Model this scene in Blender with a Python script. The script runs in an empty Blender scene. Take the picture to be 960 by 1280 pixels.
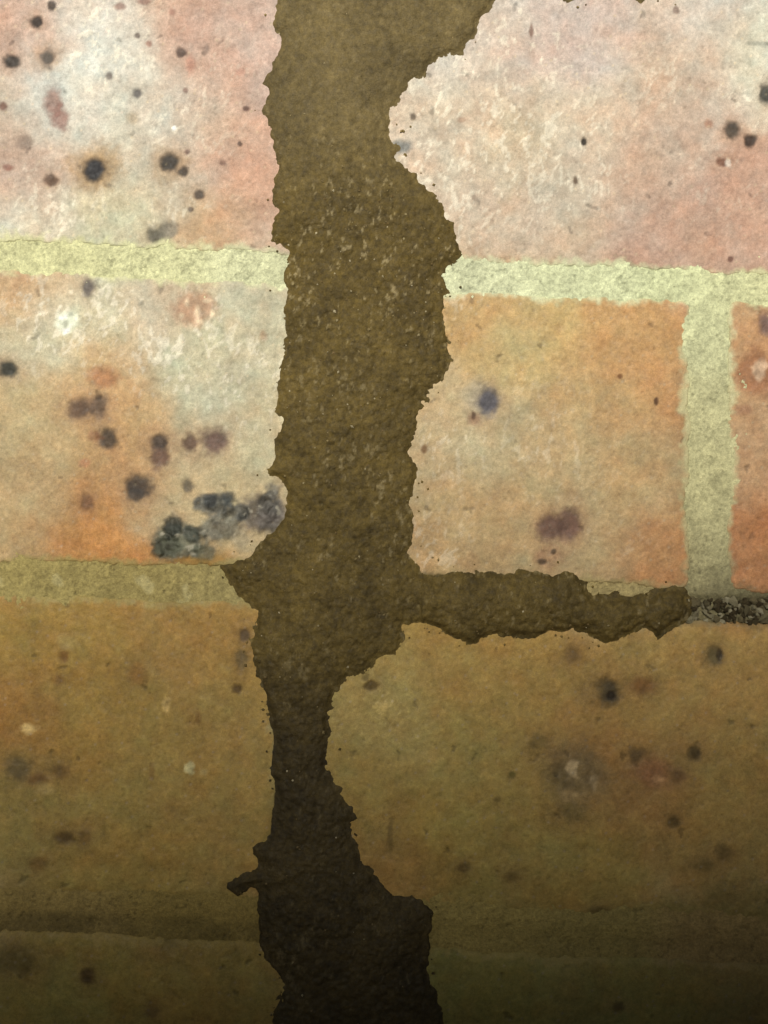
import bpy, math, random
import numpy as np
from mathutils import Matrix, Vector

# ------------------------------------------------------------------ camera, sky, sun, exposure
S = 0.00018                 # metres on the wall for one unit of the wall drawing
TH = 0.042                  # the phone was held rolled by 2.4 degrees against the courses
CT, ST = math.cos(TH), math.sin(TH)
ZC = 0.46                   # height of the picture centre above the ground
D = 0.30                    # camera to wall
scene = bpy.context.scene
col = scene.collection

cam = bpy.data.cameras.new('camera')
cam.sensor_width = 36
cam.lens = 36 / (1280 * S / D)
cam.clip_start = 0.01
cam.clip_end = 1000
cam_o = bpy.data.objects.new('camera', cam)
col.objects.link(cam_o)
cam_o.matrix_world = Matrix(((CT, -ST, 0, 0), (0, 0, -1, -D), (ST, CT, 0, ZC), (0, 0, 0, 1)))
scene.camera = cam_o

SUN_EL, SUN_AZ = math.radians(14), math.radians(7)      # azimuth: towards the left of straight behind the camera
world = bpy.data.worlds.new('World')
scene.world = world
world.use_nodes = True
wn = world.node_tree
bg = wn.nodes['Background']
sky = wn.nodes.new('ShaderNodeTexSky')
sky.sky_type = 'NISHITA'
sky.sun_disc = False
sky.sun_elevation = SUN_EL
sky.sun_rotation = math.pi + SUN_AZ
wn.links.new(sky.outputs[0], bg.inputs[0])
bg.inputs[1].default_value = 0.05

sun = bpy.data.lights.new('sun', 'SUN')
sun.energy = 4.1
sun.angle = math.radians(10)
sun.color = (1.0, 0.96, 0.86)
sun_o = bpy.data.objects.new('sun', sun)
col.objects.link(sun_o)
to_sun = Vector((-math.sin(SUN_AZ) * math.cos(SUN_EL), -math.cos(SUN_AZ) * math.cos(SUN_EL), math.sin(SUN_EL)))
sun_o.rotation_euler = to_sun.to_track_quat('Z', 'Y').to_euler()
sun_o.location = to_sun * 8

scene.view_settings.view_transform = 'Standard'
scene.view_settings.look = 'None'
scene.view_settings.gamma = 1
scene.view_settings.exposure = -0.06

# ------------------------------------------------------------------ numpy noise
def _hash(ix, iy, seed):
    h = ix.astype(np.uint32) * np.uint32(374761393) + iy.astype(np.uint32) * np.uint32(668265263) + np.uint32((seed * 2654435761) & 0xffffffff)
    h = (h ^ (h >> np.uint32(13))) * np.uint32(1274126177)
    h = (h ^ (h >> np.uint32(16))) * np.uint32(2246822519)
    h = h ^ (h >> np.uint32(13))
    return h.astype(np.float64) / 4294967295.0

def vnoise(x, y, seed):
    x = x + 10000.0; y = y + 10000.0
    ix = np.floor(x).astype(np.int64); iy = np.floor(y).astype(np.int64)
    fx = x - ix; fy = y - iy
    fx = fx * fx * (3 - 2 * fx); fy = fy * fy * (3 - 2 * fy)
    a = _hash(ix, iy, seed); b = _hash(ix + 1, iy, seed)
    c = _hash(ix, iy + 1, seed); d = _hash(ix + 1, iy + 1, seed)
    return (a + (b - a) * fx) * (1 - fy) + (c + (d - c) * fx) * fy

def fbm(x, y, scale, seed, octaves=4, gain=0.5):
    """roughly -1..1"""
    t = np.zeros_like(x, dtype=np.float64); amp = 1.0; tot = 0.0; f = 1.0 / scale
    for o in range(octaves):
        ca, sa = math.cos(o * 1.1 + 0.4), math.sin(o * 1.1 + 0.4)
        t += amp * (vnoise((x * ca - y * sa) * f, (x * sa + y * ca) * f, seed + o * 17) * 2 - 1)
        tot += amp; amp *= gain; f *= 2.03
    return t / tot * 1.6

def cells(x, y, scale, seed):
    """distance to the nearest of jittered points (0 at the point) and that point's random number"""
    x = x / scale + 5000.0; y = y / scale + 5000.0
    ix = np.floor(x).astype(np.int64); iy = np.floor(y).astype(np.int64)
    best = np.full(x.shape, 9.0); rnd = np.zeros(x.shape)
    for ox in (-1, 0, 1):
        for oy in (-1, 0, 1):
            jx = ix + ox; jy = iy + oy
            px = jx + _hash(jx, jy, seed); py = jy + _hash(jx, jy, seed + 5)
            d = np.hypot(x - px, y - py)
            m = d < best
            best = np.where(m, d, best); rnd = np.where(m, _hash(jx, jy, seed + 9), rnd)
    return best, rnd

def sstep(a, b, x):
    t = np.clip((x - a) / (b - a), 0, 1)
    return t * t * (3 - 2 * t)

def lin(c):
    c = np.asarray(c, dtype=np.float64) / 255.0
    return np.where(c <= 0.04045, c / 12.92, ((c + 0.055) / 1.055) ** 2.4)

# wall drawing coordinates (u along the course, v down) <-> sketch coordinates (x, y)
def uv_to_xy(u, v):
    return u * CT - v * ST + 480, u * ST + v * CT + 640

def xy_to_uv(x, y):
    dx, dy = np.asarray(x) - 480, np.asarray(y) - 640
    return dx * CT + dy * ST, dy * CT - dx * ST

def world_pt(u, v, h):
    return S * u, -h, ZC - S * v

# ------------------------------------------------------------------ helpers: meshes and objects
def link(name, me, parent=None, loc=None):
    o = bpy.data.objects.new(name, me)
    col.objects.link(o)
    if loc is not None:
        o.location = loc
    if parent is not None:
        o.parent = parent
        o.matrix_parent_inverse = Matrix.Identity(4)
    return o

def make_mesh(name, verts, faces, mat, colors=None, smooth=True):
    me = bpy.data.meshes.new(name)
    verts = np.asarray(verts, dtype=np.float32); faces = np.asarray(faces, dtype=np.int32)
    n = faces.shape[1]
    me.vertices.add(len(verts)); me.vertices.foreach_set('co', verts.ravel())
    me.loops.add(faces.size); me.loops.foreach_set('vertex_index', faces.ravel())
    me.polygons.add(len(faces))
    me.polygons.foreach_set('loop_start', np.arange(0, faces.size, n, dtype=np.int32))
    me.polygons.foreach_set('loop_total', np.full(len(faces), n, dtype=np.int32))
    me.polygons.foreach_set('use_smooth', np.full(len(faces), smooth, dtype=bool))
    me.update(calc_edges=True)
    if colors is not None:
        a = me.attributes.new('albedo', 'FLOAT_COLOR', 'POINT')
        c = np.ones((len(verts), 4), dtype=np.float32); c[:, :colors.shape[1]] = colors
        a.data.foreach_set('color', c.ravel())
    me.materials.append(mat)
    return me

def axis(a, b, fa, fb, fine, coarse):
    """samples from a to b, fine between fa and fb, coarse outside"""
    out = []
    lo, hi = max(a, fa), min(b, fb)
    if hi <= lo:
        return np.linspace(a, b, max(2, int((b - a) / coarse) + 1))
    if a < lo:
        out.append(np.linspace(a, lo, max(2, int((lo - a) / coarse) + 1))[:-1])
    out.append(np.linspace(lo, hi, max(2, int((hi - lo) / fine) + 1)))
    if b > hi:
        out.append(np.linspace(hi, b, max(2, int((b - hi) / coarse) + 1))[1:])
    return np.concatenate(out)

def grid_patch(us, vs):
    U, V = np.meshgrid(us, vs)
    ny, nx = U.shape
    idx = np.arange(nx * ny).reshape(ny, nx)
    # v runs down, so this order makes the normals face -Y (towards the viewer)
    F = np.stack([idx[1:, :-1], idx[1:, 1:], idx[:-1, 1:], idx[:-1, :-1]], axis=-1).reshape(-1, 4)
    return U.ravel(), V.ravel(), F

def compact(verts, faces, colors):
    used = np.unique(faces)
    m = np.full(len(verts), -1, dtype=np.int64); m[used] = np.arange(len(used))
    return verts[used], m[faces], (None if colors is None else colors[used])

FINE, COARSE = 1.55, 6.0
FU0, FU1, FV0, FV1 = -560.0, 560.0, -715.0, 715.0     # where the fine grid lies

# ------------------------------------------------------------------ materials
def new_mat(name):
    m = bpy.data.materials.new(name); m.use_nodes = True
    nt = m.node_tree
    return m, nt, nt.nodes['Principled BSDF']

def nd(nt, t, **kw):
    n = nt.nodes.new(t)
    for k, v in kw.items():
        setattr(n, k, v)
    return n

def noise(nt, vec, scale, detail=3, rough=0.55):
    n = nd(nt, 'ShaderNodeTexNoise')
    n.inputs['Scale'].default_value = scale; n.inputs['Detail'].default_value = detail
    n.inputs['Roughness'].default_value = rough
    nt.links.new(vec, n.inputs['Vector'])
    return n.outputs['Fac']

def ramp(nt, fac, stops):
    r = nd(nt, 'ShaderNodeValToRGB')
    e = r.color_ramp.elements
    while len(e) < len(stops):
        e.new(0.5)
    for el, (p, c) in zip(e, stops):
        el.position = p
        el.color = (c, c, c, 1) if not hasattr(c, '__len__') else (*c, 1)
    nt.links.new(fac, r.inputs[0])
    return r.outputs[0]

def mul(nt, a, b, fac=1.0):
    m = nd(nt, 'ShaderNodeMix', data_type='RGBA', blend_type='MULTIPLY')
    m.inputs[0].default_value = fac
    nt.links.new(a, m.inputs[6]); nt.links.new(b, m.inputs[7])
    return m.outputs[2]

def bump(nt, height, strength, dist, normal=None):
    b = nd(nt, 'ShaderNodeBump')
    b.inputs['Strength'].default_value = strength; b.inputs['Distance'].default_value = dist
    nt.links.new(height, b.inputs['Height'])
    if normal is not None:
        nt.links.new(normal, b.inputs['Normal'])
    return b.outputs[0]

def surface_mat(name, lo, hi, grain, rough, bumps):
    """albedo attribute x fine grain from noise, with fine relief"""
    m, nt, p = new_mat(name)
    tc = nd(nt, 'ShaderNodeTexCoord').outputs['Object']
    oi = nd(nt, 'ShaderNodeObjectInfo').outputs['Random']
    add = nd(nt, 'ShaderNodeVectorMath', operation='ADD')
    nt.links.new(tc, add.inputs[0]); nt.links.new(oi, add.inputs[1])
    vec = add.outputs[0]
    at = nd(nt, 'ShaderNodeAttribute', attribute_name='albedo').outputs['Color']
    c = at
    for sc, l, h in grain:
        c = mul(nt, c, ramp(nt, noise(nt, vec, sc, 4, 0.65), [(0.36, l), (0.64, h)]))
    nt.links.new(c, p.inputs['Base Color'])
    nrm = None
    for sc, st, di in bumps:
        nrm = bump(nt, noise(nt, vec, sc, 3, 0.6), st, di, nrm)
    nt.links.new(nrm, p.inputs['Normal'])
    rr = ramp(nt, noise(nt, vec, 900, 2), [(0.3, rough[0]), (0.7, rough[1])])
    nt.links.new(rr, p.inputs['Roughness'])
    p.inputs['Specular IOR Level'].default_value = 0.3
    return m

M_brick = surface_mat('fired_clay', 0, 0, [(160, 0.92, 1.07), (1500, 0.9, 1.09), (4200, 0.86, 1.12)], (0.5, 0.85), [(900, 0.22, 0.0003), (3200, 0.5, 0.0002)])
M_brick_far = surface_mat('fired_clay_mottled', 0, 0, [(22, 0.72, 1.2), (90, 0.8, 1.15), (400, 0.85, 1.1), (1500, 0.86, 1.1)], (0.5, 0.85), [(160, 0.5, 0.001), (900, 0.4, 0.0004)])
M_mortar = surface_mat('lime_mortar', 0, 0, [(220, 0.9, 1.08), (1300, 0.80, 1.13), (3600, 0.84, 1.13)], (0.7, 0.95), [(900, 0.6, 0.0006), (2400, 0.7, 0.0003)])
M_mud = surface_mat('dried_mud', 0, 0, [(120, 0.88, 1.1), (1100, 0.84, 1.12), (3400, 0.8, 1.18)], (0.55, 0.9), [(1000, 0.6, 0.0005), (3000, 0.6, 0.0003)])
M_grit = surface_mat('pale_grit', 0, 0, [(2000, 0.8, 1.15)], (0.3, 0.6), [(3000, 0.4, 0.0002)])

def plain_mat(name, c1, c2, scale, bscale, bdist):
    m, nt, p = new_mat(name)
    tc = nd(nt, 'ShaderNodeTexCoord').outputs['Object']
    nt.links.new(ramp(nt, noise(nt, tc, scale, 6, 0.65), [(0.3, c1), (0.7, c2)]), p.inputs['Base Color'])
    nt.links.new(bump(nt, noise(nt, tc, bscale, 5, 0.6), 0.7, bdist), p.inputs['Normal'])
    p.inputs['Roughness'].default_value = 0.9
    return m

M_soil = plain_mat('bare_soil', (0.07, 0.045, 0.022), (0.16, 0.105, 0.055), 9, 60, 0.01)
M_render = plain_mat('weathered_render', (0.22, 0.18, 0.12), (0.34, 0.28, 0.19), 6, 180, 0.003)
M_coping = plain_mat('shade_wall_coping', (0.2, 0.17, 0.12), (0.3, 0.26, 0.19), 12, 120, 0.003)

# ------------------------------------------------------------------ the setting
me = make_mesh('ground', [(-250, -250, 0), (250, -250, 0), (250, 250, 0), (-250, 250, 0)], [(0, 1, 2, 3)], M_soil)
g = link('ground', me); g['kind'] = 'structure'

# ------------------------------------------------------------------ colour of the brickwork
BASE = [  # x, y, colour of the clay and the salts on it
 (30,30,(212,168,152)),(110,95,(222,221,218)),(90,30,(220,210,205)),(85,130,(220,216,210)),(250,60,(213,166,148)),(290,200,(212,166,147)),(330,60,(213,176,163)),
 (40,150,(206,184,170)),(25,225,(206,164,148)),(150,170,(212,202,188)),(200,250,(206,186,166)),(30,280,(220,219,208)),(262,290,(205,160,120)),(150,300,(207,197,170)),
 (180,100,(216,211,204)),(215,150,(210,192,178)),(310,270,(211,165,145)),
 (560,150,(213,192,176)),(700,60,(208,184,177)),(650,180,(210,186,164)),(720,150,(210,195,182)),(800,200,(205,170,152)),(860,100,(210,180,163)),
 (900,40,(212,196,187)),(930,250,(200,158,142)),(820,300,(200,157,139)),(620,280,(206,183,168)),(600,30,(213,196,187)),(952,60,(212,207,193)),(720,250,(204,176,156)),
 (40,350,(202,150,108)),(30,400,(206,191,166)),(80,400,(217,212,194)),(200,390,(209,186,166)),(300,380,(206,191,167)),(230,460,(202,198,174)),
 (150,480,(206,160,116)),(30,520,(202,172,133)),(40,600,(202,168,128)),(112,662,(207,143,86)),(260,520,(206,192,167)),(320,540,(206,187,158)),
 (170,560,(205,160,115)),(300,590,(205,182,148)),(230,600,(205,177,142)),(20,680,(201,171,132)),(110,430,(206,180,145)),(335,440,(208,194,168)),
 (600,380,(201,160,112)),(655,415,(201,172,124)),(780,420,(198,151,104)),(840,500,(196,147,104)),(740,510,(198,160,116)),(600,560,(201,178,144)),
 (700,580,(199,174,138)),(800,580,(196,162,122)),(842,690,(192,140,98)),(700,700,(194,160,120)),(560,650,(196,162,122)),(540,520,(200,172,138)),
 (930,450,(196,150,114)),(935,685,(188,126,86)),(940,560,(192,152,120)),(650,640,(198,166,126)),
 (100,800,(192,145,78)),(250,780,(184,137,82)),(20,880,(186,128,72)),(200,950,(184,148,86)),(50,1000,(178,152,92)),(280,1000,(184,147,86)),(150,1060,(180,150,86)),
 (30,800,(186,150,84)),(290,900,(186,146,88)),(130,900,(186,146,80)),
 (560,820,(192,152,92)),(650,850,(192,150,90)),(800,870,(186,144,90)),(900,850,(182,140,90)),(490,890,(194,168,112)),(600,930,(178,152,92)),
 (780,960,(184,132,86)),(700,1050,(168,146,86)),(900,1000,(168,136,86)),(550,1050,(178,150,82)),(460,1000,(180,152,92)),(480,1090,(182,138,86)),
 (100,1250,(160,136,76)),(250,1230,(166,134,76)),(600,1250,(150,134,76)),(800,1250,(146,130,78)),(940,1220,(140,118,78)),
]
SPOTS = [  # x, y, rx, ry, colour, strength, softness, relief(-pit)
 (65,7,6,7,(70,58,52),.9,.5,0),(46,27,8,8,(60,52,50),.95,.5,-1),(15,77,11,9,(52,48,46),.95,.5,-1),(60,73,9,10,(66,66,66),.85,.6,-1),(60,73,20,20,(190,150,120),.6,.9,0),
 (172,117,6,6,(80,76,80),.85,.6,-1),(172,45,4,4,(90,70,64),.8,.6,0),(226,66,7,6,(78,62,58),.85,.5,-1),(66,128,11,18,(150,104,92),.75,.6,-1),(76,148,11,16,(146,100,90),.75,.6,-1),(30,178,10,9,(128,110,100),.7,.6,-1),
 (118,211,28,28,(176,140,96),.75,.75,0),(118,211,15,15,(50,50,56),.98,.55,-1.5),(64,226,10,8,(92,66,52),.85,.5,-1),(212,203,13,13,(58,54,52),.95,.55,-1.2),(212,203,22,20,(188,150,112),.55,.9,0),(229,215,7,7,(60,52,48),.9,.5,-1),
 (249,243,7,7,(74,62,56),.9,.5,-1),(239,262,4,4,(90,74,66),.8,.5,0),(195,296,12,10,(96,92,82),.85,.6,-1),(210,288,13,11,(122,118,108),.75,.6,-1),(4,133,6,6,(110,70,60),.8,.6,0),(10,210,7,5,(132,84,72),.75,.6,0),
 (137,95,4,5,(104,92,88),.8,.6,0),(308,136,5,4,(86,60,54),.85,.5,0),(300,180,4,4,(78,62,56),.85,.5,0),(278,204,5,4,(120,86,76),.7,.6,0),(234,190,4,4,(110,82,74),.75,.5,0),(232,113,4,4,(120,84,74),.7,.5,0),
 (186,55,4,4,(170,116,98),.7,.7,0),(150,8,8,5,(150,104,92),.7,.6,0),(180,2,9,5,(130,90,80),.7,.6,0),(215,15,4,4,(150,104,92),.6,.6,0),(300,90,8,5,(186,134,118),.5,.8,0),(165,148,8,8,(186,160,130),.6,.8,0),(238,80,6,12,(188,130,112),.6,.8,0),
 (110,360,8,11,(84,78,80),.85,.7,0),(10,462,12,11,(56,58,54),.95,.5,-1),(245,386,31,23,(190,138,110),.65,.55,-.6),(130,472,20,15,(170,112,78),.7,.7,-.6),(100,511,16,13,(92,72,64),.85,.7,-1),(124,507,12,14,(96,78,70),.8,.7,-1),
 (136,550,12,13,(70,58,50),.9,.6,-1),(118,545,8,8,(160,104,76),.6,.8,0),(198,552,11,11,(72,60,56),.9,.6,-1),(200,572,14,13,(104,76,68),.85,.6,-1),(238,554,10,12,(96,72,62),.88,.5,-1),(269,551,17,16,(100,74,72),.85,.7,-1),
 (173,607,16,14,(72,62,56),.92,.6,-1),(170,618,12,9,(70,62,58),.85,.6,0),(110,628,9,12,(120,84,62),.8,.7,-.6),(235,607,7,9,(96,88,78),.8,.6,-.6),(106,578,8,6,(190,130,100),.6,.7,0),(329,419,5,7,(180,140,108),.6,.7,0),
 (222,676,33,24,(92,92,80),.85,.35,1.4),(218,658,13,15,(54,56,52),.9,.4,2),(208,684,16,14,(76,78,66),.8,.5,1),(268,630,22,16,(82,84,84),.85,.45,1.4),(262,626,10,10,(52,54,56),.85,.5,1),(285,622,8,8,(50,54,56),.85,.5,1),
 (276,660,30,17,(96,96,90),.8,.5,1.2),(328,642,27,23,(92,84,82),.82,.5,1),(255,690,20,10,(84,86,74),.75,.5,1),(300,672,14,14,(140,128,108),.6,.6,.5),
 (611,501,15,17,(82,80,92),.92,.55,-1.2),(600,498,22,22,(180,168,150),.6,.8,0),(593,525,9,9,(158,118,96),.7,.7,-.5),(592,520,3,6,(96,66,50),.8,.5,0),(688,660,17,18,(98,70,64),.85,.6,-1),(712,655,16,20,(112,80,74),.82,.6,-1),
 (692,689,4,4,(76,58,42),.9,.5,0),(677,702,6,4,(78,60,44),.85,.5,0),(684,696,18,14,(176,128,100),.5,.8,0),(530,562,4,6,(120,84,56),.8,.6,0),(820,501,3,5,(84,52,32),.9,.5,0),(775,470,3,3,(120,76,50),.8,.5,0),
 (958,405,9,14,(104,82,84),.8,.7,-1),(945,468,26,30,(158,104,74),.7,.5,-1),(950,462,9,12,(206,176,150),.7,.6,.5),(930,512,12,6,(170,122,96),.6,.7,0),(685,422,10,6,(172,142,98),.6,.8,0),(760,525,30,20,(190,140,92),.4,.9,0),
 (516,146,4,5,(92,78,66),.85,.5,0),(730,177,4,5,(40,32,26),.95,.4,-1),(719,226,3,5,(92,72,56),.85,.5,0),(914,163,9,12,(62,54,46),.92,.6,-1),(938,176,8,8,(58,44,38),.95,.5,-1),(886,155,6,6,(166,120,98),.75,.6,0),
 (903,203,8,6,(110,70,54),.85,.5,-.5),(910,204,4,6,(224,206,194),.8,.5,.5),(958,118,9,12,(54,54,52),.92,.6,-1),(664,40,3,9,(120,88,76),.8,.5,0),(577,150,6,4,(160,128,108),.7,.6,0),(913,324,4,4,(100,64,54),.85,.5,0),
 (502,184,16,8,(120,124,126),.8,.7,-.5),(845,13,4,5,(130,104,94),.75,.5,0),(790,332,7,4,(140,120,100),.6,.6,0),(948,55,12,3,(140,140,130),.6,.6,0),
 (306,794,8,9,(92,74,56),.85,.5,-1),(302,826,8,14,(112,96,66),.7,.5,-.5),(297,861,7,6,(86,62,30),.9,.6,-.7),(80,821,6,8,(128,88,46),.8,.7,-.6),(72,850,7,7,(136,98,52),.7,.7,0),(172,841,14,14,(146,100,50),.6,.8,0),
 (22,960,17,15,(104,90,62),.75,.7,-.6),(48,974,13,9,(110,78,42),.8,.7,0),(75,964,12,10,(124,92,52),.7,.7,0),(80,1047,13,8,(96,72,38),.85,.7,-.6),(106,1045,9,9,(120,90,50),.7,.7,0),(48,1079,13,9,(130,96,50),.7,.8,0),
 (22,1202,28,20,(92,78,40),.7,.8,0),(109,1220,10,10,(80,58,30),.85,.7,-.5),(248,898,4,10,(134,98,52),.7,.7,0),(190,965,4,12,(140,106,60),.6,.7,0),(190,1265,8,8,(110,86,46),.7,.7,0),(215,1175,25,12,(110,94,48),.6,.8,0),
 (760,865,15,17,(78,66,44),.92,.7,-1),(764,870,6,7,(44,34,22),.9,.5,-.5),(740,866,12,10,(140,112,66),.5,.8,0),(803,857,18,12,(132,88,48),.75,.8,0),(716,818,11,12,(120,92,54),.8,.7,-.5),(893,820,12,13,(92,80,52),.88,.7,-.8),(900,819,4,9,(60,46,26),.85,.5,-.5),
 (868,941,10,10,(82,66,38),.9,.7,-.7),(722,968,42,34,(122,104,72),.75,.8,-.8),(715,962,8,12,(200,172,132),.55,.6,.6),(742,977,5,9,(190,162,122),.5,.6,.6),(712,995,12,7,(172,142,98),.45,.8,.4),(815,965,26,22,(140,90,62),.65,.8,-.5),(795,945,10,10,(92,72,44),.85,.7,-.6),
 (822,975,10,6,(180,140,100),.35,.8,.4),(640,968,5,5,(96,84,36),.85,.6,0),(671,930,13,11,(122,100,52),.75,.8,0),(842,1027,9,8,(92,72,38),.85,.7,-.5),(716,1017,16,10,(110,92,52),.7,.8,0),(579,1085,9,7,(102,80,42),.8,.7,-.4),(850,970,9,9,(122,88,56),.7,.7,0),
 (905,1065,12,9,(110,88,50),.7,.8,0),(880,1081,14,10,(112,92,50),.65,.8,0),(751,1140,14,6,(96,80,44),.75,.7,0),(622,1000,6,4,(120,98,52),.7,.7,0),(463,857,9,6,(96,76,40),.9,.5,-1),(488,1045,4,20,(120,96,52),.7,.7,0),(773,1258,8,6,(88,74,40),.8,.7,0),(640,1095,9,7,(120,96,52),.6,.7,0),(550,1170,5,7,(70,56,32),.8,.6,0),
 (237,959,6,8,(224,206,150),.95,.5,.6),(35,910,9,6,(214,180,120),.8,.7,.3),(254,964,5,4,(200,170,110),.7,.6,.2),(208,880,5,10,(206,172,112),.6,.7,.2),(57,986,12,8,(196,166,104),.6,.8,0),(85,803,14,8,(190,164,104),.6,.8,0),
 (82,402,14,14,(222,224,206),.8,.6,.5),(218,160,3,3,(232,230,218),.9,.5,.5),
]

TINT = np.array([(.79, .87, .84), (.84, .90, .84), (.75, .80, .67), (.74, .81, .66)])     # clay tint per course, from the top; lower two also carry yellowish shade

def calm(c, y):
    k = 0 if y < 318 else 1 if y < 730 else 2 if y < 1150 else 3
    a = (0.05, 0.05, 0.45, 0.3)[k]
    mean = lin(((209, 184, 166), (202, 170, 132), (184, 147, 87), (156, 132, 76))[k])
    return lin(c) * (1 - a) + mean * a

SPOTS += [(q[0], q[1], q[2] * 1.9, q[3] * 1.9, (168, 128, 100) if q[1] < 730 else (140, 108, 66), 0.34, 1.0, 0) for q in SPOTS if q[2] >= 8 and sum(q[4]) < 330 and q[7] <= 0]
SPOTS += [(a, b, w, h, (214, 194, 166), .5, .8, .3) for a, b, w, h in ((234, 378, 3, 7), (247, 391, 4, 9), (259, 376, 6, 3.5), (227, 394, 4, 4), (265, 391, 3, 6), (250, 402, 7, 3))]
SPOTS += [(346, 640, 12, 20, (92, 84, 82), .8, .5, .8), (334, 654, 14, 12, (96, 88, 84), .75, .5, .8), (336, 632, 14, 16, (74, 70, 66), .85, .4, 1), (342, 612, 10, 9, (92, 88, 82), .7, .5, .8), (240, 668, 12, 12, (60, 62, 56), .85, .4, 1.5), (300, 640, 16, 12, (80, 80, 78), .8, .45, 1.2)]
SPOTS.sort(key=lambda q: -q[2] * q[3])                    # stains first, dark cores over them

def base_colour(x, y):
    wx = x + 16 * fbm(x, y, 60, 3, 4); wy = y + 16 * fbm(x, y, 60, 31, 4)
    num = np.zeros((len(x), 3)); den = np.zeros(len(x))
    for bx, by, c in BASE:
        d2 = (wx - bx) ** 2 + (wy - by) ** 2
        w = np.exp(-d2 / 46.0 ** 2) + 3.0 / (d2 + 900.0)
        # courses do not blend into each other
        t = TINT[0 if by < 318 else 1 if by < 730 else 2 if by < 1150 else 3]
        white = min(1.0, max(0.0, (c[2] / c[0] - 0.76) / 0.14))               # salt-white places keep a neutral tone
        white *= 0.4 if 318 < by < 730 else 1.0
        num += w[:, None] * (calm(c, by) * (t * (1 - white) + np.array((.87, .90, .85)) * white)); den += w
    return num / den[:, None]

FLECK = [(600,170,110,1.0),(690,200,90,.9),(560,250,70,.8),(660,60,80,.7),(900,230,60,.4),(130,60,90,.7),(230,150,70,.5),(260,110,70,.4),(60,270,70,.7),(230,270,60,.5),
         (130,400,60,.9),(220,440,70,.8),(60,400,60,.8),(250,390,40,.7),(300,470,70,.7),(570,560,60,.6),(680,560,90,.5),(540,700,60,.8),(580,380,30,.7),(200,660,40,.3),(760,690,70,.35),
         (490,880,50,.6),(600,900,90,.3),(40,900,60,.25),(330,1000,60,.2),(940,120,60,.6),(830,100,60,.4)]

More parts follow.
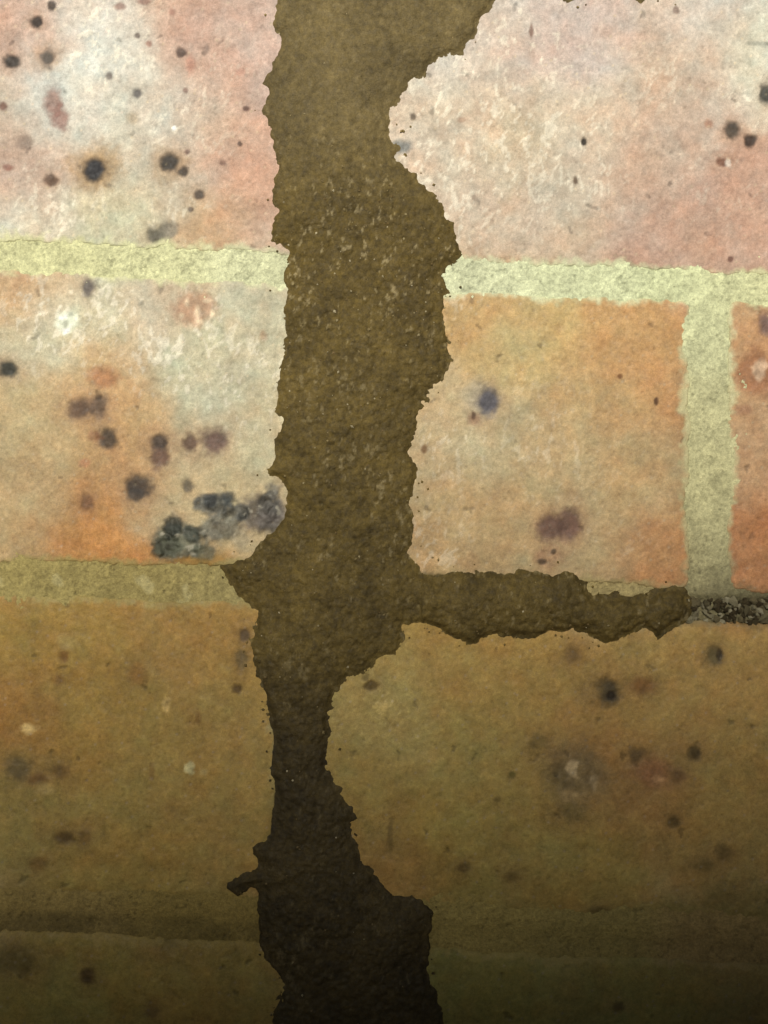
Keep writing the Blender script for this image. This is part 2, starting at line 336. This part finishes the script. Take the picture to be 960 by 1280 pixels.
def brick_surface(u, v, seed):
    """albedo (linear) and relief of a brick face"""
    x0, y0 = uv_to_xy(u, v)
    x = np.abs(x0 + 20) - 20; x = 990 - np.abs(990 - x)          # beyond the picture the brickwork goes on in the same manner
    y = y0
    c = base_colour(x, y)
    x = np.where(x0 != x, x0, x) if seed % 2 else x
    big = fbm(x, y, 46, seed + 1, 5, 0.6); mid = fbm(x, y, 13, seed + 2, 4, 0.6); fine = fbm(x, y, 4.5, seed + 3, 3, 0.7)
    c = c * (1 + 0.09 * big + 0.11 * mid + 0.09 * fine)[:, None]
    hue = fbm(x, y, 22, seed + 8, 3, 0.6)
    c = c * np.stack([1 + 0.04 * hue, 1 - 0.03 * hue, 1 - 0.06 * hue], 1)
    warm = fbm(x, y, 70, seed + 7, 4)
    c = c * np.stack([1 + 0.03 * warm, 1 - 0.03 * warm, 1 - 0.09 * warm], 1)
    h = 0.16e-3 * fbm(x, y, 90, seed + 4, 3) + 0.12e-3 * mid + 0.05e-3 * fine
    # salt flecks: short, mostly upright crusts
    dens = np.zeros(len(x))
    for fx, fy, fr, fs in FLECK:
        dens = np.maximum(dens, fs * np.exp(-((x - fx) ** 2 + (y - fy) ** 2) / fr ** 2))
    n1 = fbm(x * 1.9, y, 13, seed + 11, 3, 0.6) + 0.35 * fbm(x, y, 40, seed + 12, 2)
    fl = sstep(0.72 - 0.42 * dens, 1.0 - 0.35 * dens, n1) * np.clip(dens * 1.6, 0.0, 1)
    n3 = fbm((x * 0.8 + y * 0.6) * 2.0, y * 0.8 - x * 0.6, 15, seed + 15, 3, 0.6) + 0.35 * fbm(x, y, 50, seed + 16, 2)
    fl = np.maximum(fl, sstep(0.8 - 0.4 * dens, 1.05 - 0.35 * dens, n3) * np.clip(dens * 1.6, 0.12, 1))
    n2 = fbm(x, y, 30, seed + 14, 5, 0.65)
    bloom = sstep(0.15, 0.9, n2 + 0.5 * dens) * np.clip(dens * 1.2, 0, 1) * 0.5
    pale = np.maximum(c, lin((234, 226, 206)) * (c.mean(1) / 0.5).clip(0.4, 1.0)[:, None])
    wm = (0.35 + 0.6 * sstep(690, 760, y) + 0.25 * sstep(480, 560, x) * (y > 330)).clip(0, 1)[:, None]
    pale = np.maximum(c, pale * (1 - wm) + 1.32 * c * wm)        # thin crusts take the tone of the clay under them
    k = np.clip(fl * 0.85 + bloom * 0.55, 0, 1)[:, None]
    c = c * (1 - k) + pale * k
    h += 0.09e-3 * fl + 0.04e-3 * bloom
    # iron spots, pits and slag
    for sx, sy, rx, ry, sc, st, soft, rel in SPOTS:
        m = (np.abs(x - sx) < rx * 2.4 + 6) & (np.abs(y - sy) < ry * 2.4 + 6)
        if not m.any():
            continue
        xx, yy = x[m], y[m]
        wob = 1 + (0.2 if rel <= 0 else 0.28) * fbm(xx, yy, max(6, rx * 0.9), seed + 21, 3) + 0.1 * fbm(xx, yy, 5, seed + 22, 2)
        d = np.hypot((xx - sx) / rx, (yy - sy) / ry) * wob
        k = st * (1 - sstep(1 - 0.8 * soft, 1 + 0.6 * soft, d))
        tex = np.clip(1 + (0.3 if rel <= 0 else 0.5) * fbm(xx, yy, 9, seed + 23, 3), 0.3, 2)
        c[m] = c[m] * (1 - k[:, None]) + (lin(sc) * np.array((.86, .90, .88)) * (1.0 if rel <= 0 else 1.35) * tex[:, None]) * k[:, None]
        if rel > 0 and rx > 12:
            lump = np.abs(fbm(xx, yy, 14, seed + 25, 3))
            h[m] += k * rel * 0.7e-3 * lump
            gl = sstep(0.75, 1.1, fbm(xx, yy, 9, seed + 27, 2)) * k
            c[m] = c[m] * (1 - 0.5 * gl[:, None]) + lin((206, 198, 176)) * 0.5 * gl[:, None]
        else:
            h[m] += k * rel * 0.3e-3
    # scattered pin holes and specks
    d, r = cells(x + 5 * fbm(x, y, 9, seed + 42, 2), y + 5 * fbm(x, y, 9, seed + 43, 2), 34, seed + 41)
    pin = (1 - sstep(0.02 + 0.04 * r, 0.10 + 0.06 * r, d)) * (r > 0.88)
    c = c * (1 - (0.4 * pin)[:, None])
    h -= 0.12e-3 * pin
    d, r = cells(x, y, 19, seed + 45)
    pin = (1 - sstep(0.04, 0.12, d)) * (r > 0.7)
    k = (0.5 * pin)[:, None]
    c = c * (1 - k) + np.maximum(c, lin((225, 205, 170)) * (c.mean(1) / 0.48).clip(0.3, 1)[:, None]) * k
    # open pores and sand grains of the fired face
    d, r = cells(x, y, 10, seed + 61)
    pore = (1 - sstep(0.10, 0.24, d)) * (r > 0.80); grain = (1 - sstep(0.10, 0.24, d)) * (r < 0.16)
    c = c * (1 - 0.17 * pore + 0.12 * grain)[:, None]
    h += 0.05e-3 * grain - 0.10e-3 * pore
    d, r = cells(x, y, 5.5, seed + 67)
    c = c * (1 + 0.13 * (r - 0.5))[:, None]
    h += 0.025e-3 * (r - 0.5)
    return np.clip(c, 0.004, 0.85), h

# ------------------------------------------------------------------ the brick wall
wall = bpy.data.objects.new('brick_wall', None)
col.objects.link(wall)
wall['label'] = 'old brick wall of pinkish, tan and ochre spotted bricks with pale lime mortar'
wall['category'] = 'wall'
wall['kind'] = 'thing'

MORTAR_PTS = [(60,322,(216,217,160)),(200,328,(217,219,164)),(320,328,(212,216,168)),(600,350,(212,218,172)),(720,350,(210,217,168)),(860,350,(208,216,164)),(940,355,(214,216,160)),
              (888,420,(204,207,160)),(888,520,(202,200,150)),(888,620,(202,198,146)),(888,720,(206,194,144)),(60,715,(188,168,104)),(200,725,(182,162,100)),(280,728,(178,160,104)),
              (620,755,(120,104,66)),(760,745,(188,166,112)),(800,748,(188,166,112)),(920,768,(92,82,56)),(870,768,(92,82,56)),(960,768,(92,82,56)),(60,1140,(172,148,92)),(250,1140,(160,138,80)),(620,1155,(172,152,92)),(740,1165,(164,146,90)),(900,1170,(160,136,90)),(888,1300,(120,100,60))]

def mortar_colour(x, y):
    num = np.zeros((len(x), 3)); den = np.zeros(len(x))
    wx = x + 10 * fbm(x, y, 40, 303, 3); wy = y + 10 * fbm(x, y, 40, 307, 3)
    for bx, by, c in MORTAR_PTS:
        d2 = (wx - bx) ** 2 + (wy - by) ** 2
        w = np.exp(-d2 / 60.0 ** 2) + 2.0 / (d2 + 900.0)
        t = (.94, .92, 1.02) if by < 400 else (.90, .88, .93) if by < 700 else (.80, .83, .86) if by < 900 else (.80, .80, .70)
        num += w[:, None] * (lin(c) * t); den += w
    return num / den[:, None]

def rbox(u, v, u0, u1, v0, v1, r):
    cx, cy = (u0 + u1) / 2, (v0 + v1) / 2
    qx = np.abs(u - cx) - (u1 - u0) / 2 + r; qy = np.abs(v - cy) - (v1 - v0) / 2 + r
    return -(np.hypot(np.maximum(qx, 0), np.maximum(qy, 0)) + np.minimum(np.maximum(qx, qy), 0) - r)   # > 0 inside

def detailed_brick(u0, u1, v0, v1, shear, out, ragged, seed, rnd_edge=0.35e-3):
    """a brick that the picture shows: a fine relief face whose edges turn back into the joint"""
    mg = 16
    us = axis(u0 - mg, u1 + mg, FU0, FU1, FINE, COARSE); vs = axis(v0 - mg, v1 + mg, FV0, FV1, FINE, COARSE)
    U, V, F = grid_patch(us, vs)
    vm = (v0 + v1) / 2
    sd = rbox(U - shear * (V - vm), V, u0, u1, v0, v1, 13)
    sd = sd + ragged * (4.6 * fbm(U, V, 60, seed + 51, 4) + 1.9 * fbm(U, V, 9, seed + 53, 3))
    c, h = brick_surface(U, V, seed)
    nm = sd < 26                                                # mortar film left on the arrises by the trowel
    if nm.any():
        xx, yy = uv_to_xy(U[nm], V[nm])
        film = 1 - sstep(-1, 11, sd[nm] + 6 * fbm(xx, yy, 12, 611, 3, 0.6) + 5 * fbm(xx, yy, 50, 613, 2))
        film = (0.85 * film * (1 - 0.5 * sstep(880, 960, xx) * (yy > 700)))[:, None]
        c[nm] = c[nm] * (1 - film) + mortar_colour(xx, yy) * film
    edge = np.clip(sd, 0, 60)
    lowj = sstep(J[3][0] - 60, J[3][0] - 30, V)                # worn, rounder arrises at the lowest bed joint
    h = h + out - rnd_edge * np.exp(-edge / 5.0) - lowj * 0.8e-3 * np.exp(-edge / 26.0)
    h = np.where(sd < 0, h + np.maximum(sd, -9) * 1.3e-3, h)
    keep = (sd > -9)[F].any(1)
    cu, cv = (u0 + u1) / 2, vm
    ox, oy, oz = world_pt(cu, cv, 0)
    X, Y, Z = world_pt(U, V, h)
    verts = np.stack([X - ox, Y, Z - oz], 1)
    verts, F, c = compact(verts, F[keep], c)
    me = make_mesh('brick', verts, F, M_brick, c)
    return link('brick', me, wall, (ox, 0, oz))

J = [(-78, -40), (322, 360), (720, 762), (1135, 1185), (1556, 1598)]       # bed joints in view, top and bottom
J = [(a - 640, b - 640) for a, b in J]
L = 1194.0
PERP = 48.0
# course: top, bottom, right end of one perpend (u), slant of the perpends
rows = [
    (J[0][1], J[1][0], -60 + 24, 0.0),     # perpend hidden behind the mud
    (J[1][1], J[2][0], 434 - 8, 0.042),
    (J[2][1], J[3][0], -100 + 24, 0.02),
    (J[3][1], J[4][0], 530 + 48, 0.0),
]
for k, (v0, v1, start, sh) in enumerate(rows):
    for j in (-1, 0):
        u0 = start + j * (L + PERP); u1 = u0 + L
        detailed_brick(u0, u1, v0, v1, sh, [0.1e-3, 0.05e-3, 0.0, 0.0][k] + (0.05e-3 if j else 0), [1.0, 1.0, 0.9, 1.0][k], 100 + 37 * k + 11 * (j + 1))

# bricks around those in view: chamfered blocks that share their meshes
def plain_brick_mesh(seed):
    rnd = random.Random(seed)
    hx, hz, dp, b = L * S / 2, 0.0325, 0.1, 0.0022
    ring = lambda ix, iz, y: [(-hx + ix, y, -hz + iz), (hx - ix, y, -hz + iz), (hx - ix, y, hz - iz), (-hx + ix, y, hz - iz)]
    v = ring(b, b, -0.0002) + ring(0, 0, b) + ring(0, 0, dp)
    v = [(x + rnd.uniform(-.0008, .0008), y + rnd.uniform(-.0003, .0003), z + rnd.uniform(-.0008, .0008)) for x, y, z in v]
    f = [(0, 1, 2, 3)]
    for r in (0, 4):
        for i in range(4):
            j = (i + 1) % 4
            f.append((r + i, r + 4 + i, r + 4 + j, r + j))
    f.append((11, 10, 9, 8))
    c = lin(rnd.choice([(180, 150, 116), (172, 142, 98), (190, 166, 140), (166, 140, 92)]))
    me = make_mesh('brick', v, f, M_brick_far, np.tile(c, (len(v), 1)), smooth=False)
    return me
plain = [plain_brick_mesh(s) for s in range(6)]
rnd = random.Random(4)
def plain_course(vc, start, skip):
    for j in range(-3, 3):
        if j in skip:
            continue
        uc = start + j * (L + PERP) + L / 2
        x, y, z = world_pt(uc, vc, 0)
        link('brick', rnd.choice(plain), wall, (x, y + rnd.uniform(-.0004, .0004), z))
for v0, v1, start, sh in rows:
    plain_course((v0 + v1) / 2, start, (-1, 0))
PITCH = 0.075 / S
top_c = (J[0][0]) - 0.0325 / S
bot_c = (J[4][1]) + 0.0325 / S
for k in range(5):
    plain_course(top_c - k * PITCH, (580, 0)[k % 2], ())
k = 0
while ZC - S * (bot_c + k * PITCH) > -0.03:
    plain_course(bot_c + k * PITCH, (0, 560)[k % 2], ()); k += 1

# mortar: one bed behind the brick faces, fine where it shows
def mortar_depth(u, v):
    """how far the mortar stands behind (-) or over (+) the brick faces"""
    x, y = uv_to_xy(u, v)
    d = np.full(len(u), -0.32e-3)
    d = np.where(v < J[1][1] + 30, -0.26e-3, d)                                     # the upper bed joint is flush
    m2 = sstep(J[2][0] + 4, J[2][0] + 16, v) * (1 - sstep(J[2][1] + 10, J[2][1] + 20, v))
    d = d - 1.2e-3 * m2 * sstep(842, 866, x) * (1 - sstep(1000, 1050, x))                                   # lost mortar behind the crumbs
    d = d - (0.3e-3 + 0.6e-3 * sstep(J[3][0] + 4, J[3][1] - 14, v)) * sstep(J[3][0] - 60, J[3][0] - 30, v)
    return d
us = axis(-4400, 4400, FU0, FU1, FINE, 40.0)
vs_all = axis((ZC - 1.06) / S * 1.0, (ZC + 0.02) / S, FV0, FV1, FINE, 60.0)
U, V, F = grid_patch(us, vs_all)
# only strips that no brick face covers stay fine; cells wholly behind bricks are dropped
fu, fv = U[F].mean(1), V[F].mean(1)
inside = np.zeros(len(F), bool)
for v0, v1, start, sh in rows:
    for j in (-1, 0):
        u0 = start + j * (L + PERP); u1 = u0 + L
        inside |= (fu - sh * (fv - (v0 + v1) / 2) > u0 + 24) & (fu - sh * (fv - (v0 + v1) / 2) < u1 - 24) & (fv > v0 + 22) & (fv < v1 - 22)
used = np.unique(F[~inside])
mp = np.full(len(U), -1); mp[used] = np.arange(len(used))
F = mp[F[~inside]]; U = U[used]; V = V[used]
x, y = uv_to_xy(U, V)
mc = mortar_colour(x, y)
n1 = fbm(x, y, 18, 311, 4, 0.65); n2 = fbm(x, y, 6, 313, 3, 0.7)
mc = mc * (1 + (0.12 * n1 + 0.18 * n2) * (1 - 0.5 * sstep(J[3][0] - 60, J[3][0] - 30, V)))[:, None]
dd, rr = cells(x, y, 13, 317)
crk = fbm(x, y, 30, 319, 4, 0.6)
crack = (1 - sstep(0.015, 0.06, np.abs(crk))) * (fbm(x, y, 60, 323, 2) > 0.1)
mc = mc * (1 - 0.28 * crack)[:, None]
sp = (1 - sstep(0.08, 0.2, dd)) * (rr > 0.8)
mc = mc * (1 - 0.35 * sp)[:, None]
joint_dark = sstep(J[3][0] + 16, J[3][1] - 16, V + 5 * fbm(x, y, 40, 341, 3)) * (0.36 - 0.26 * sstep(500, 600, x) + 0.2 * fbm(x, y, 80, 343, 3)) * (V < J[3][1] + 30)
mc = mc * (1 - np.clip(joint_dark, 0, 0.75))[:, None]                               # darker towards the lower edge of the lowest bed joint
patch = sstep(0.5, 0.9, fbm(x, y, 24, 331, 3) ) * (y > 690) * (y < 760) * (x < 300)
mc = mc * (1 - 0.32 * patch[:, None]) + lin((220, 210, 158)) * 0.32 * patch[:, None]
calmer = 1 - 0.5 * sstep(J[3][0] - 60, J[3][0] - 30, V)
mh = mortar_depth(U, V) + calmer * (0.24e-3 * n1 + 0.12e-3 * n2) - 0.15e-3 * crack - 0.1e-3 * sp
far = (U < FU0) | (U > FU1) | (V < FV0) | (V > FV1)
mh = np.where(far, -0.7e-3, mh)
mc[far] = lin((178, 174, 128))
X, Y, Z = world_pt(U, V, mh)
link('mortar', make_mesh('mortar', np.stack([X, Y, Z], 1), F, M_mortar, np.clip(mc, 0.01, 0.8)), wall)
mortar_o = bpy.data.objects['mortar']

# ------------------------------------------------------------------ crumbs of mortar in the open end of the joint
def crumb_mesh(seed, n=10):
    import bmesh
    rnd = random.Random(seed)
    bm = bmesh.new()
    for _ in range(n):
        p = Vector((rnd.gauss(0, 1), rnd.gauss(0, 1), rnd.gauss(0, 1))).normalized() * rnd.uniform(0.8, 1.1)
        bm.verts.new(p)
    bmesh.ops.convex_hull(bm, input=bm.verts[:])
    loose = [v for v in bm.verts if not v.link_faces]
    bmesh.ops.delete(bm, geom=loose, context='VERTS')
    me = bpy.data.meshes.new('mortar_crumb')
    bm.normal_update(); bm.to_mesh(me); bm.free()
    c = lin(rnd.choice([(158, 148, 116), (108, 98, 70), (184, 174, 142), (88, 76, 50), (74, 62, 38), (126, 114, 82)]))
    a = me.attributes.new('albedo', 'FLOAT_COLOR', 'POINT')
    for d in a.data:
        d.color = (*c, 1)
    me.materials.append(M_mortar)
    return me
crumbs = [crumb_mesh(s) for s in range(14)]
rnd = random.Random(11)
for k in range(210):
    px = rnd.uniform(836, 1010); py = 764 + 0.03 * (px - 880) + rnd.uniform(-16, 14)
    r = rnd.uniform(2.4, 6.6) * S * (1.0 if k > 20 else 1.25)
    u, v = xy_to_uv(px, py)
    x, y, z = world_pt(float(u), float(v), rnd.uniform(-1.2e-3, -0.5e-3))
    o = link('mortar_crumb', rnd.choice(crumbs), mortar_o, (x, y, z))
    o.scale = (r * rnd.uniform(.8, 1.3), r, r * rnd.uniform(.8, 1.2))
    o.rotation_euler = (rnd.uniform(0, 6), rnd.uniform(0, 6), rnd.uniform(0, 6))

# ------------------------------------------------------------------ the mud tube
OUT = [(345,-60),(343,5),(338,20),(334,30),(340,42),(348,50),(345,65),(338,80),(332,92),(328,105),(332,118),(326,130),(325,140),(330,155),(334,170),(338,180),(342,195),(342,210),(339,225),(337,240),
(340,255),(341,270),(338,285),(337,302),(345,310),(356,308),(364,318),(366,330),(360,345),(361,360),(358,372),(355,385),(357,400),(356,420),(353,440),(350,460),(346,478),(349,492),(346,502),(345,510),
(350,525),(349,540),(346,552),(345,565),(338,578),(330,586),(333,594),(345,598),(353,605),(356,615),(355,630),(352,648),(345,655),(335,665),(322,680),(315,690),(300,697),(280,708),(287,718),(292,730),
(300,740),(308,748),(314,755),(320,770),(316,785),(313,800),(312,815),(315,830),(318,845),(325,860),(333,880),(338,895),(342,915),(345,930),(342,950),(340,968),(346,980),(347,1000),(342,1015),(343,1030),
(340,1042),(325,1050),(315,1060),(318,1075),(325,1083),(322,1090),(305,1093),(292,1100),(289,1110),(295,1115),(305,1108),(322,1105),(330,1115),(328,1135),(330,1160),(332,1190),(338,1205),(348,1212),(355,1230),(348,1245),(342,1260),(340,1345),(352,1500),(335,1700),(345,1900),(330,2150),(318,2400),(300,2700),(262,3000),(225,3260),
(640,3260),(600,3020),(560,2700),(540,2400),(552,2150),(535,1900),(560,1700),(548,1500),(575,1345),(553,1270),(548,1245),(538,1225),(531,1210),(531,1180),(533,1150),(535,1142),(522,1130),(505,1128),(490,1125),(480,1115),(470,1105),(466,1090),(452,1078),(447,1065),(440,1045),(434,1030),(441,1022),(438,1010),
(430,1005),(427,985),(415,972),(409,960),(408,940),(410,920),(412,905),(408,900),(415,885),(420,868),(428,855),(438,843),(455,842),(467,835),(475,823),(487,820),(495,822),(503,810),(505,795),(504,780),
(510,783),(525,780),(540,781),(552,787),(560,795),(575,800),(590,806),(600,800),(612,795),(640,800),(655,798),(670,800),(685,790),(700,792),(715,787),(728,790),(735,795),(745,803),(760,806),(772,798),(785,792),(795,785),(808,783),(815,790),(822,798),(828,790),(840,782),(850,778),(860,768),(862,755),
(856,742),(845,735),(832,735),(820,740),(808,748),(790,748),(770,746),(755,748),(740,748),(732,740),(730,728),(722,716),(710,712),(700,714),(690,718),(680,712),(665,710),(650,710),(640,716),(625,715),(610,713),(595,714),(580,715),(565,714),(555,720),(548,728),(540,722),(528,718),(524,708),(515,698),(508,692),
(515,680),(522,668),(520,650),(516,640),(514,630),(518,620),(522,600),(522,585),(518,575),(513,565),(517,550),(523,535),(528,515),(535,505),(545,490),(555,478),(562,468),(567,450),(565,435),(562,420),(560,405),(560,385),(558,370),(555,358),(548,345),(553,338),(560,328),(570,322),(575,318),(574,305),(570,290),(563,275),(555,260),(548,250),(538,240),(530,228),(522,215),(512,212),(505,205),(498,195),(500,185),(492,178),(488,165),(487,148),(486,138),(498,132),(505,120),(512,112),(515,102),(527,102),(533,95),(535,85),(545,78),(555,72),(570,70),(578,68),(580,55),(590,48),(597,40),(598,25),(610,15),(618,0),(625,-14),(660,-24),(684,-12),(692,2),(705,5),(720,2),(740,-3),(762,2),(785,1),(800,4),(815,-2),(840,3),(858,1),(872,-8),(890,-30),(885,-60),(880,-105),(700,-112),(640,-95),(600,-140),(545,-190),(520,-300),(525,-420),(490,-520),(450,-560),(400,-520),(372,-420),(360,-300),(350,-120)]
OUT = np.array(OUT, float)

def poly_sd(px, py, P, bound=40.0):
    d = np.full(px.shape, 1e9); inside = np.zeros(px.shape, bool)
    Q = np.roll(P, -1, axis=0)
    for (ax, ay), (bx, by) in zip(P, Q):
        ex, ey = bx - ax, by - ay
        t = np.clip(((px - ax) * ex + (py - ay) * ey) / (ex * ex + ey * ey + 1e-9), 0, 1)
        d = np.minimum(d, (px - ax - t * ex) ** 2 + (py - ay - t * ey) ** 2)
        cond = (ay > py) != (by > py)
        if ey != 0:
            inside ^= cond & (px < ex * (py - ay) / ey + ax)
    d = np.sqrt(d)
    return np.where(inside, d, -d)

mud = bpy.data.objects.new('mud_tube', None)
col.objects.link(mud)
mud['label'] = 'dark brown dried mud tube running down the brick wall with a side branch'
mud['category'] = 'mud tube'

gx = np.arange(200, 915, 1.45); gy = axis(-580, 3290, -30, 1312, 1.45, 7.0)
PX, PY, F = grid_patch(gx, gy)
near = np.zeros(len(PX), bool)
near |= (PX < 640) | ((PY > 680) & (PY < 830)) | (PY < 30)
keepF = near[F].all(1)
used = np.unique(F[keepF]); mp = np.full(len(PX), -1); mp[used] = np.arange(len(used))
F = mp[F[keepF]]; PX = PX[used]; PY = PY[used]
sd = poly_sd(PX, PY, OUT)
ce, _ = cells(PX, PY, 13, 507)
sd = sd + 3.6 * (0.42 - ce) + 1.6 * fbm(PX, PY, 9, 501, 3, 0.6) + 1.2 * fbm(PX, PY, 22, 503, 2)
ins = np.maximum(sd, 0)
rough_z = 0.35 + 0.65 * sstep(120, 260, PY)                # smoother, smeared mud near the top
cd, cr = cells(PX, PY, 9.5, 511); cd2, cr2 = cells(PX, PY, 4.6, 517)
H = 0.14e-3 * (1 - np.exp(-ins / 3.0)) + 2.4e-3 * (1 - np.exp(-ins / 34.0))
H += rough_z * (0.42e-3 * (0.5 - cd) + 0.3e-3 * (0.5 - cd2)) + 0.25e-3 * fbm(PX, PY, 60, 521, 3) + 0.30e-3 * rough_z * fbm(PX, PY, 20, 523, 3)
H += 0.12e-3 * (1 - rough_z) * fbm(PX, PY * 1.6, 26, 529, 3)
H += 0.9e-3 * ((PY > 690) & (PX > 527)) * (1 - np.exp(-ins / 12.0))   # the branch stands rounder
H = H * sstep(-1, 9, sd) + np.where(sd < 0, sd * 0.06e-3 - np.maximum(0, -5 - sd) * 0.5e-3, 0)     # the crust thins out to crumbs on the brick
base = lin((91, 76, 37))
tone = 1 + 0.24 * fbm(PX, PY, 45, 541, 4, 0.6) + rough_z * (0.2 * (cr - 0.5) + 0.3 * (cr2 - 0.5)) + 0.2 * fbm(PX, PY, 7, 543, 3, 0.7)
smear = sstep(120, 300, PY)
low_dark = sstep(800, 930, PY + 45 * fbm(PX, PY, 60, 561, 3))[:, None]                # the mud is darker along the lower stretch
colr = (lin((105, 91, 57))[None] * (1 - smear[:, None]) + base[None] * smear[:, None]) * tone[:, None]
colr = colr * (1 - low_dark) + lin((66, 55, 29)) * tone[:, None] * low_dark
dust = sstep(0.55, 1.0, fbm(PX * 1.7, PY, 9, 551, 3, 0.65) + 0.35 * fbm(PX, PY, 50, 553, 2)) * (0.12 + 0.5 * np.exp(-((PY - 310) / 110) ** 2) + 0.25 * np.exp(-((PY - 640) / 200) ** 2))
colr = colr * (1 - dust[:, None]) + lin((168, 152, 112)) * dust[:, None]           # pale sand and lime dust in the mud
colr = np.clip(colr, 0.008, 0.5)
u, v = xy_to_uv(PX, PY)
X, Y, Z = world_pt(u, v, H)
VV = np.stack([X, Y, Z], 1)
faceK = (sd > -9)[F].any(1)
fx, fy = PX[F].mean(1), PY[F].mean(1)
br = (fx > 527) & (fy > 690) & (fy < 840) & (fx > 527 + 6 * np.sin(fy * 0.12))
ub = (fy < 8) & (fx > 655)
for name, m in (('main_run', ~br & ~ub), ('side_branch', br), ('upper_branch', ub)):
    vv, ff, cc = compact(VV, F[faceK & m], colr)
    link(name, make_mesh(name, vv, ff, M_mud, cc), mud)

# pale sand grains stuck in the mud
OCT = np.array([(1, 0, 0), (-1, 0, 0), (0, 1, 0), (0, -1, 0), (0, 0, 1), (0, 0, -1)], float)
OF = np.array([(0, 2, 4), (2, 1, 4), (1, 3, 4), (3, 0, 4), (2, 0, 5), (1, 2, 5), (3, 1, 5), (0, 3, 5)])
rg = np.random.default_rng(7)
cand = np.where(sd > 4)[0]
wgt = 0.15 + 1.0 * np.exp(-((PY[cand] - 320) / 90) ** 2) + 0.45 * np.exp(-((PY[cand] - 480) / 120) ** 2) + 0.3 * np.exp(-((PY[cand] - 760) / 140) ** 2)
pick = rg.choice(cand, 380, replace=False, p=wgt / wgt.sum())
gv, gf, gc = [], [], []
for i in pick:
    r = S * rg.uniform(0.7, 1.9) * (1.5 if rg.random() < 0.08 else 1.0)
    A = Matrix.Rotation(rg.uniform(0, 6), 3, 'X') @ Matrix.Rotation(rg.uniform(0, 6), 3, 'Y')
    pts = (OCT * np.array([r * rg.uniform(.6, 1.2), r, r * rg.uniform(.7, 1.8)])) @ np.array(A)
    gf.append(OF + 6 * len(gv)); gv.append(pts + VV[i])
    gc.append(np.tile(lin([(160, 146, 110), (140, 124, 86), (186, 174, 142), (120, 102, 68), (112, 94, 60)][rg.integers(0, 5)]), (6, 1)))
o = link('sand_grains', make_mesh('sand_grains', np.concatenate(gv), np.concatenate(gf), M_grit, np.concatenate(gc), smooth=False), mud)
o['kind'] = 'stuff'

# crumbs of mud caught on the brick beside the tube
cand = np.where((sd < -3) & (sd > -26))[0]
pick = rg.choice(cand, 120, replace=False, p=(lambda w: w / w.sum())(np.exp(sd[cand] / 5.5) * (0.3 + (fbm(PX[cand], PY[cand], 60, 571, 2) > 0.1))))
gv, gf, gc = [], [], []
for i in pick:
    r = S * rg.uniform(0.8, 2.3)
    A = Matrix.Rotation(rg.uniform(0, 6), 3, 'X') @ Matrix.Rotation(rg.uniform(0, 6), 3, 'Y')
    pts = (OCT * np.array([r * rg.uniform(.7, 1.3), r, r * rg.uniform(.7, 1.4)])) @ np.array(A)
    gf.append(OF + 6 * len(gv)); gv.append(pts + np.array([VV[i][0], -0.0002, VV[i][2]]))
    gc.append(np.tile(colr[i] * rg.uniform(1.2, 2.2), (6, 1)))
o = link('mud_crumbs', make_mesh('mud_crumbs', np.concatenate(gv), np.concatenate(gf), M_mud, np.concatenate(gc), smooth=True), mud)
o['kind'] = 'stuff'

# ------------------------------------------------------------------ wall added unseen behind the viewer to shade the brick wall's foot
blocker = bpy.data.objects.new('shade_wall', None)
col.objects.link(blocker)
blocker.location = (0.0, -0.92, 0.0)
blocker.rotation_euler = (0, 0, math.radians(24))
blocker['label'] = 'low rendered wall with coping, added out of view to shade the brick wall'
blocker['category'] = 'wall'
blocker['kind'] = 'thing'
BLOCKER_H = 0.672
def box_mesh(name, x0, x1, y0, y1, z0, z1, b, mat):
    import bmesh
    bm = bmesh.new()
    bmesh.ops.create_cube(bm, size=1)
    for vtx in bm.verts:
        vtx.co = ((x0 + x1) / 2 + vtx.co.x * (x1 - x0), (y0 + y1) / 2 + vtx.co.y * (y1 - y0), (z0 + z1) / 2 + vtx.co.z * (z1 - z0))
    bmesh.ops.bevel(bm, geom=bm.edges[:], offset=b, segments=2, affect='EDGES')
    me = bpy.data.meshes.new(name); bm.to_mesh(me); bm.free()
    me.materials.append(mat)
    return me
link('shade_wall_body', box_mesh('shade_wall_body', -3, 1.2, -0.19, -0.02, -0.05, BLOCKER_H - 0.05, 0.006, M_render), blocker)
for k in range(7):
    link('shade_wall_coping', box_mesh('shade_wall_coping', -3 + 0.6 * k + 0.003, -3 + 0.6 * k + 0.597, -0.21, 0.0, BLOCKER_H - 0.049, BLOCKER_H, 0.005, M_coping), blocker)
